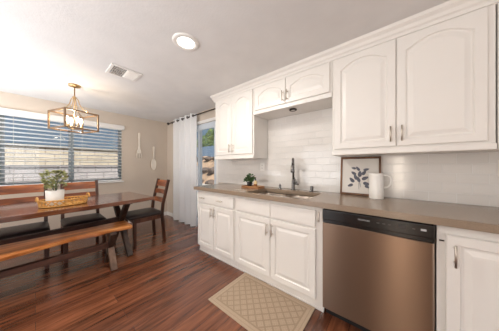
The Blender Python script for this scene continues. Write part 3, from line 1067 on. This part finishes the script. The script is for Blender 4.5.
for k in range(4):
    a = k * PI / 2
    c, s = math.cos(a), math.sin(a)
    hub.tube([(0.01 * c, 0.01 * s, 0.028), (0.045 * c, 0.045 * s, 0.018), (0.070 * c, 0.070 * s, 0.028), (0.072 * c, 0.072 * s, 0.045)], 0.0045, 6)
    hub.lathe([(0.005, 0.040), (0.017, 0.045), (0.018, 0.050)], 12, (0.072 * c, 0.072 * s, 0))
hub.build('candle_holder', M['brass'], ch)
for k in range(4):
    a = k * PI / 2
    c, s = 0.072 * math.cos(a), 0.072 * math.sin(a)
    MB().lathe([(0.011, 0.050), (0.011, 0.100)], 12, (c, s, 0)).build('candle_sleeve', M['candle'], ch)
    MB().lathe([(0.008, 0.1005), (0.016, 0.118), (0.0175, 0.135), (0.012, 0.158), (0.003, 0.178)], 14, (c, s, 0)).build('bulb', M['bulbglass'], ch)
cl = light('lantern_lamp', 'POINT', (-3.195, 0.300, 1.667 + 0.15), 8, (1.0, 0.78, 0.52), size=0.02)

# ------------------------------------------------------------------ wall decor
def plate_poly(polys, name, label, cat, y, z, rim=True):
    r = thing(name, label, cat, (XL, y, z))
    a, b = MB(), MB()
    mt = Matrix(((0, 0, 1, 0), (1, 0, 0, 0), (0, 1, 0, 0), (0, 0, 0, 1)))
    for P in polys:
        b.prism(P, 0.0005, 0.012, mtx=mt)
        cx = sum(p[0] for p in P) / len(P)
        cz = sum(p[1] for p in P) / len(P)
        a.prism([(cx + (p[0] - cx) * 0.86, cz + (p[1] - cz) * 0.975) for p in P], 0.012, 0.020, mtx=mt)
    b.build('edge', M['decorrim'], r)
    a.build('face', M['decor'], r)
    return r
def ell(cx, cz, rx, rz, n=20, a0=0, a1=2 * PI):
    return [(cx + rx * math.cos(a0 + (a1 - a0) * k / n), cz + rz * math.sin(a0 + (a1 - a0) * k / n)) for k in range(n + (0 if a1 - a0 > 6.2 else 1))]
hand = [(-0.028, 0.28), (-0.018, 0.02), (-0.030, -0.06), (0.030, -0.06), (0.018, 0.02), (0.028, 0.28), (0.022, 0.30), (0, 0.308), (-0.022, 0.30)]
fork = [hand, [(-0.055, -0.11), (-0.050, -0.08), (-0.030, -0.055), (0.030, -0.055), (0.050, -0.08), (0.055, -0.11), (0.052, -0.15), (-0.052, -0.15)]]
for x in (-0.042, 0.0, 0.042):
    fork.append([(x - 0.012, -0.145), (x + 0.012, -0.145), (x + 0.010, -0.245), (x, -0.252), (x - 0.010, -0.245)])
plate_poly(fork, 'wall_fork', 'big whitewashed wooden fork hung on the beige wall', 'wall decor', 1.432, 1.625)
spoon = [[(-0.028, 0.27), (-0.014, -0.02), (0.014, -0.02), (0.028, 0.27), (0.022, 0.285), (0, 0.292), (-0.022, 0.285)], ell(0, -0.13, 0.072, 0.135)]
plate_poly(spoon, 'wall_spoon', 'big whitewashed wooden spoon hung on the beige wall', 'wall decor', 1.735, 1.37)

# ------------------------------------------------------------------ curtain and rod
rd = thing('curtain_rod', 'dark metal curtain rod above the glass door', 'curtain rod', (-3.25, 1.975, 2.195))
MB().tube([(-0.80, 0, 0), (1.05, 0, 0)], 0.011, 12).build('rod', M['iron'], rd)
MB().lathe([(0.011, 0), (0.024, 0.008), (0.030, 0.028), (0.022, 0.05), (0.004, 0.058)], 14).build('finial', M['iron'], rd)
fo = [c for c in kids(rd) if c.name.startswith('finial')][0]
fo.rotation_euler = (0, -PI / 2, 0)
fo.location = (-0.80, 0, 0)
for x in (-0.72, 0.98):
    MB().tube([(x, 0, 0), (x, 0.083, 0)], 0.007, 8).lathe([(0.025, 0), (0.025, 0.001)], 4, (x, 0.08, -0.0)).build('bracket', M['iron'], rd)

cu = thing('curtain', 'white grommet curtain panel gathered at the left of the glass door', 'curtain', (-3.40, 1.975, 0))
cb = MB()
NX, NZ = 150, 16
CX0, CX1 = -0.45, 0.45
grid = []
def cwave(t, zf):
    x = CX0 + (CX1 - CX0) * t
    amp = 0.044 * (0.9 + 0.25 * (1 - zf))
    y = amp * math.sin(2 * PI * 4.5 * t + 0.4 * (1 - zf) * math.sin(7 * t)) + 0.007 * (1 - zf) * math.sin(23 * t + 1)
    return x, y
for j in range(NZ + 1):
    zf = j / NZ
    z = 0.012 + zf * (2.24 - 0.012)
    row = []
    for i in range(NX + 1):
        x, y = cwave(i / NX, zf)
        row.append(cb.b.verts.new((x * (1.0 + 0.03 * (1 - zf)), y, z)))
    grid.append(row)
for j in range(NZ):
    for i in range(NX):
        cb.b.faces.new((grid[j][i], grid[j][i + 1], grid[j + 1][i + 1], grid[j + 1][i])).smooth = True
co = cb.build('fabric', M['curtain'], cu)
for k in range(1, 9):
    tz = k / 9
    x, y = cwave(tz, 1.0)
    r_ = MB().tube([(0.0, 0.022 * math.cos(a), 0.022 * math.sin(a)) for a in [2 * PI * q / 16 for q in range(16)]], 0.006, 6, closed=True).build('grommet', M['iron'], cu, loc=(x, 0, 2.195))
    r_.rotation_euler = (0, 0, 0.3 if k % 2 else -0.3)

# ------------------------------------------------------------------ window blinds
def blind(label, y0, y1, ext):
    r = thing('window_blind', label, 'blind', (XL - 0.012, (y0 + y1) / 2, WZ0), group='white slatted blinds')
    w = (y1 - y0) / 2
    top = WZ1 - WZ0 - 0.002
    MB().box(-0.032, 0.010, -w, w, top - 0.05, top, 0.004).build('headrail', M['slat'], r)
    MB().box(0.0125, 0.045, -w - ext[0], w + ext[1], top - 0.045, top + 0.045, 0.004).build('valance', M['trim'], r)
    s = MB()
    pitch = 0.061
    z = top - 0.055 - 0.045
    while z > 0.055:
        s.box(-0.031, 0.031, -w, w, -0.0015, 0.0015, mtx=Matrix.Translation((0, 0, z)) @ Matrix.Rotation(-0.17, 4, 'Y'))
        z -= pitch
    s.build('slats', M['slat'], r)
    MB().box(-0.026, 0.026, -w, w, 0.006, 0.026, 0.004).build('bottom_rail', M['slat'], r)
    c = MB()
    for q in (-0.62, 0.0, 0.62) if False else (-0.66, 0.66):
        for x in (-0.027, 0.029):
            c.tube([(x, q * w, 0.02), (x, q * w, top - 0.05)], 0.0016, 5)
    c.build('ladder_cords', M['cord'], r)
    return r
blind('white slatted blind in the left half of the window', WY0 + 0.004, ym - 0.012, (0.035, 0.010))
blind('white slatted blind in the right half of the window, nearer the wall fork', ym + 0.012, WY1 - 0.004, (0.010, 0.040))

# ------------------------------------------------------------------ dining table
tb = thing('dining_table', 'long glossy wooden dining table on dark trestle legs', 'table', (-3.010, 0.250, 0), math.radians(4.0))
random.seed(11)
poly = []
hw, hl = 0.430, 0.815
N = 30
for i in range(N + 1):
    y = -1.25 + (hl + 1.25) * i / N
    poly.append((hw + 0.012 * math.sin(5.1 * y + 0.6) + 0.006 * math.sin(14 * y), y))
for i in range(N + 1):
    y = hl - (hl + 1.25) * i / N
    poly.append((-hw + 0.012 * math.sin(4.3 * y + 2) + 0.006 * math.sin(13 * y + 1), y))
MB().prism(poly, 0.715, 0.760, 0.008, seg=2).build('tabletop', M['tablewood'], tb)
for s in (-1, 1):
    y = 0.53 if s > 0 else -0.90
    MB().beam((-0.335, y, 0.0), (0.245, y, 0.70), 0.052, 0.062, up=(0, 1, 0)).box(0.18, 0.31, y - 0.035, y + 0.035, 0.685, 0.7148).build('leg', M['tableleg'], tb)
    MB().beam((0.335, y, 0.0), (-0.245, y, 0.70), 0.052, 0.060, up=(0, 1, 0)).box(-0.31, -0.18, y - 0.035, y + 0.035, 0.685, 0.7148).build('leg', M['tableleg'], tb)
MB().box(-0.03, 0.03, -0.92, 0.55, 0.410, 0.470, 0.004).build('stretcher', M['beamwood'], tb)

# ------------------------------------------------------------------ bench
bn = thing('bench', 'long golden live edge wooden bench before the dining table', 'bench', (-2.635, -0.10, 0))
fx = [(-1.25, 0.17), (-0.9, 0.18), (-0.5, 0.176), (-0.25, 0.170), (-0.08, 0.162), (0.07, 0.130), (0.19, 0.108), (0.29, 0.085), (0.37, 0.074), (0.45, 0.088), (0.54, 0.106), (0.62, 0.090), (0.68, 0.088), (0.76, 0.102), (0.85, 0.112), (0.875, 0.095)]
bx = [(0.885, -0.19), (0.7, -0.205), (0.4, -0.20), (0.1, -0.215), (-0.3, -0.205), (-0.7, -0.21), (-1.25, -0.205)]
pl = [(x, y) for y, x in fx] + [(x, y) for y, x in bx]
bt_ = MB().prism(pl, 0.418, 0.460, 0.010, seg=3)
bt_.build('seat_plank', M['benchwood'], bn)
for y in (0.675, -1.0):
    for s in (1, -1):
        MB().beam((s * 0.15, y, 0.0), (-s * 0.125, y, 0.4175), 0.048 if s > 0 else 0.046, 0.058, up=(0, 1, 0)).build('leg', M['benchleg'] if s > 0 else M['tableleg'], bn)
MB().box(-0.028, 0.028, -1.02, 0.70, 0.230, 0.288, 0.003).build('stretcher', M['beamwood'], bn)

# ------------------------------------------------------------------ dining chairs (front of the seat towards +X)
def make_chair():
    r = thing('dining_chair', '', 'chair', group='dining chairs at the table')
    w, d = 0.205, 0.41           # half width, depth; rear legs at x=0
    for s in (-1, 1):
        MB().beam((d - 0.02, s * (w - 0.02), 0.0), (d - 0.02, s * (w - 0.02), 0.425), 0.038, 0.038).build('leg', M['postwood'], r)
        b = MB()
        y = s * (w - 0.018)
        b.beam((-0.035, y, 0.0), (0.0, y, 0.44), 0.034, 0.040).beam((0.0, y, 0.43), (-0.015, y, 0.60), 0.034, 0.040).beam((-0.015, y, 0.59), (-0.105, y, 0.975), 0.033, 0.038)
        b.build('back_post', M['postwood'], r)
    a = MB()
    a.box(0.02, d - 0.04, -w + 0.005, -w + 0.027, 0.365, 0.425).box(0.02, d - 0.04, w - 0.027, w - 0.005, 0.365, 0.425)
    a.box(d - 0.035, d - 0.012, -w + 0.04, w - 0.04, 0.365, 0.425).box(-0.010, 0.012, -w + 0.036, w - 0.036, 0.365, 0.425)
    a.build('seat_rail', M['postwood'], r)
    # cushion
    poly = []
    for cx, cy, a0 in ((d + 0.005, w - 0.045, 0), (0.045, w - 0.045, PI / 2), (0.045, -w + 0.045, PI), (d + 0.005, -w + 0.045, 1.5 * PI)):
        for k in range(6):
            t = a0 + k * PI / 10
            poly.append((cx + 0.05 * math.cos(t), cy + 0.05 * math.sin(t)))
    s = MB()
    R = []
    mx, my = 0.22, 0
    for sc, z in ((0.95, 0.4255), (1.0, 0.440), (1.0, 0.458), (0.96, 0.474), (0.85, 0.484), (0.5, 0.490)):
        R.append([s.b.verts.new((mx + (p[0] - mx) * sc, my + (p[1] - my) * sc, z)) for p in poly])
    for A, B in zip(R, R[1:]):
        for j in range(len(A)):
            s.b.faces.new((A[j], A[(j + 1) % len(A)], B[(j + 1) % len(A)], B[j])).smooth = True
    s.b.faces.new(R[0][::-1])
    s.b.faces.new(R[-1]).smooth = True
    s.build('seat_cushion', M['leather'], r)
    for z0, z1 in ((0.855, 0.958), (0.735, 0.805), (0.600, 0.672)):
        f = lambda z: -0.015 - (z - 0.59) / 0.385 * 0.09
        b = MB()
        pts0, n = [], 10
        rings = []
        for i in range(n + 1):
            y = -w + 0.034 + (2 * w - 0.068) * i / n
            bow = -0.018 * (1 - (2 * i / n - 1) ** 2)
            q = [(f(z0) + bow - 0.009, y, z0), (f(z0) + bow + 0.009, y, z0), (f(z1) + bow + 0.009, y, z1), (f(z1) + bow - 0.009, y, z1)]
            rings.append([b.b.verts.new(p) for p in q])
        for A, B in zip(rings, rings[1:]):
            for j in range(4):
                b.b.faces.new((A[j], A[(j + 1) % 4], B[(j + 1) % 4], B[j]))
        b.b.faces.new(rings[0][::-1])
        b.b.faces.new(rings[-1])
        b.build('back_slat', M['slatwood'], r)
    return r
proto = make_chair()
places = [(-3.535, -0.100, 0.0, 'ladder back dining chair at the far side of the table, leftmost in the picture'),
          (-3.540, 0.425, 0.0, 'ladder back dining chair at the far side of the table, behind the rattan tray'),
          (-3.080, 1.300, -PI / 2, 'ladder back dining chair at the right end of the table beside the curtain')]
for i, (x, y, rz, lb) in enumerate(places):
    c = proto if i == 0 else copy_tree(proto)
    c.location = (x, y, 0)
    c.rotation_euler = (0, 0, rz)
    c['label'] = lb

# ------------------------------------------------------------------ tray and plant on the table
ty = thing('rattan_tray', 'oval golden rattan tray with loop handles on the dining table', 'tray', (-2.885, 0.210, 0.7605), math.radians(6))
ax, ay = 0.118, 0.186
def oval(k, z, n=40):
    return [(ax * k * math.cos(2 * PI * q / n), ay * k * math.sin(2 * PI * q / n), z) for q in range(n)]
MB().lathe([(1.0, 0.001), (1.0, 0.008)], 40, sx=ax * 0.98, sy=ay * 0.98).build('tray_base', M['rattan'], ty)
MB().tube(oval(1.0, 0.010), 0.007, 8, closed=True).tube(oval(1.06, 0.068), 0.008, 8, closed=True).build('rim', M['rattan'], ty)
lt = MB()
n = 20
for q in range(n):
    for sg in (-1, 1):
        P = []
        for k in range(5):
            f = k / 4
            a = 2 * PI * (q + sg * 0.5 * f * 2) / n
            kk = 1.0 + 0.06 * f
            P.append((ax * kk * math.cos(a), ay * kk * math.sin(a), 0.010 + 0.058 * f))
        lt.tube(P, 0.0052, 5)
lt.build('lattice', M['rattan'], ty)
for s in (-1, 1):
    P = []
    for k in range(11):
        a = PI * k / 10
        P.append((0.055 * math.cos(a), s * (ay * 1.05 + 0.006), 0.066 + 0.042 * math.sin(a)))
    MB().tube(P, 0.008, 8).build('handle', M['rattan'], ty)

hpz = thing('potted_plant', 'leafy pale green plant in a white pot on the rattan tray', 'plant', (-2.885, 0.137, 0.7695))
MB().lathe([(0.062, 0), (0.067, 0.006), (0.073, 0.165), (0.065, 0.165), (0.064, 0.150), (0.0, 0.150)], 28, cap1=False).build('pot', M['pot'], hpz)
MB().lathe([(0.064, 0.1505), (0.0, 0.154)], 20, cap0=False, cap1=False).build('soil', M['soil'], hpz)
random.seed(5)
f_, s_ = plant_foliage(66, 0.092, 0.290, 0.040, 0.024, 0.158)
f_.build('foliage', M['leaf'], hpz)
s_.build('stems', M['leafdark'], hpz)

# ------------------------------------------------------------------ outdoors
structure(MB().box(-60, 40, -30, 60, -0.3, -0.12), 'patio', M['concrete'])
tag(MB().box(-8.9, -8.6, -7, 5.2, -0.12, 1.80).box(-8.95, -8.55, -7, 5.2, 1.80, 1.86).build('retaining_wall', M['block']),
    'tall cream block retaining wall in the sun, seen through the blinds', 'wall')
tag(MB().box(-7.5, -7.25, -7, 5.0, -0.12, 1.17).box(-7.53, -7.22, -7, 5.0, 1.17, 1.22).build('retaining_wall', M['blockshade']),
    'low block wall, grey for the house shadow, before the cream one, seen through the blinds', 'wall')
hb = MB()
nx, ny = 40, 14
G = []
random.seed(3)
for j in range(ny + 1):
    y = 8.0 + 14.0 * j / ny
    row = []
    for i in range(nx + 1):
        x = -34 + 40 * i / nx
        f = min(1, j / 3)
        z = -0.16 + 2.3 * f * f * (3 - 2 * f) + (0.12 * math.sin(1.7 * x + j) + random.uniform(-0.08, 0.08)) * min(1, j / 2)
        row.append(hb.b.verts.new((x, y, z)))
    G.append(row)
for j in range(ny):
    for i in range(nx):
        hb.b.faces.new((G[j][i], G[j][i + 1], G[j + 1][i + 1], G[j + 1][i])).smooth = True
structure(hb, 'hillside', M['dirt'])
random.seed(21)
for i in range(14):
    x = -15.4 + (i % 5) * 1.25 + 0.35 * (i // 5) + random.uniform(-0.1, 0.1)
    j = (0.05, 0.55, 1.0)[i // 5]
    y = 8.1 + 2.2 * j
    f = min(1, (y - 8.0) / 3.0)
    z = -0.16 + 2.3 * f * f * (3 - 2 * f)
    mb = MB()
    bmesh.ops.create_icosphere(mb.b, subdivisions=2, radius=0.38 * random.uniform(0.7, 1.15))
    for v_ in mb.b.verts:
        v_.co *= 1 + random.uniform(-0.16, 0.16)
        v_.co.z *= 0.72
        v_.co.x *= 1.25
    tag(mb.build('boulder', M['rock'], loc=(x, y, z + 0.06), rotz=random.uniform(0, 6)),
        'grey brown boulder on the dirt bank beyond the glass door', 'rock', 'boulders on the dirt bank')
fe = MB()
for k in range(60):
    x = -26 + 0.4 * k
    fe.box(x, x + 0.385, 13.0, 13.04, 1.9, 3.55)
fe.box(-26, -2, 13.04, 13.08, 2.3, 2.4).box(-26, -2, 13.04, 13.08, 3.2, 3.3)
tag(fe.build('board_fence', M['fence']), 'blue grey board fence on top of the bank beyond the glass door', 'fence')

def tree(label, x, y, z0, h, R, n):
    r = thing('tree', label, 'tree', (x, y, z0), group='trees beyond the fence')
    MB().tube([(0, 0, 0), (0.1, 0.05, 0.35 * h), (0, 0.1, 0.6 * h), (0.2, 0, 0.85 * h)], [0.16, 0.12, 0.08, 0.03], 8).build('trunk', M['bark'], r)
    f = MB()
    blobs = [(random.uniform(-0.6, 0.6) * R, random.uniform(-0.6, 0.6) * R, h * random.uniform(0.5, 1.0), R * random.uniform(0.35, 0.6)) for _ in range(9)]
    for i in range(n):
        bx_, by_, bz_, br_ = random.choice(blobs)
        d = Vector((random.gauss(0, 1), random.gauss(0, 1), random.gauss(0, 1))).normalized()
        p = Vector((bx_, by_, bz_)) + d * br_ * random.uniform(0.6, 1.05)
        f.leaf(p, d + Vector((random.uniform(-1, 1), random.uniform(-1, 1), random.uniform(-1, 0.6))), 0.26, 0.13)
    f.build('crown', M['treeleaf'], r)
tree('leafy tree behind the fence, left of the two seen through the glass door', -22.6, 16.0, 1.95, 3.4, 1.5, 1500)
tree('leafy tree behind the fence, right of the two seen through the glass door', -18.4, 15.0, 1.95, 3.6, 1.5, 1500)
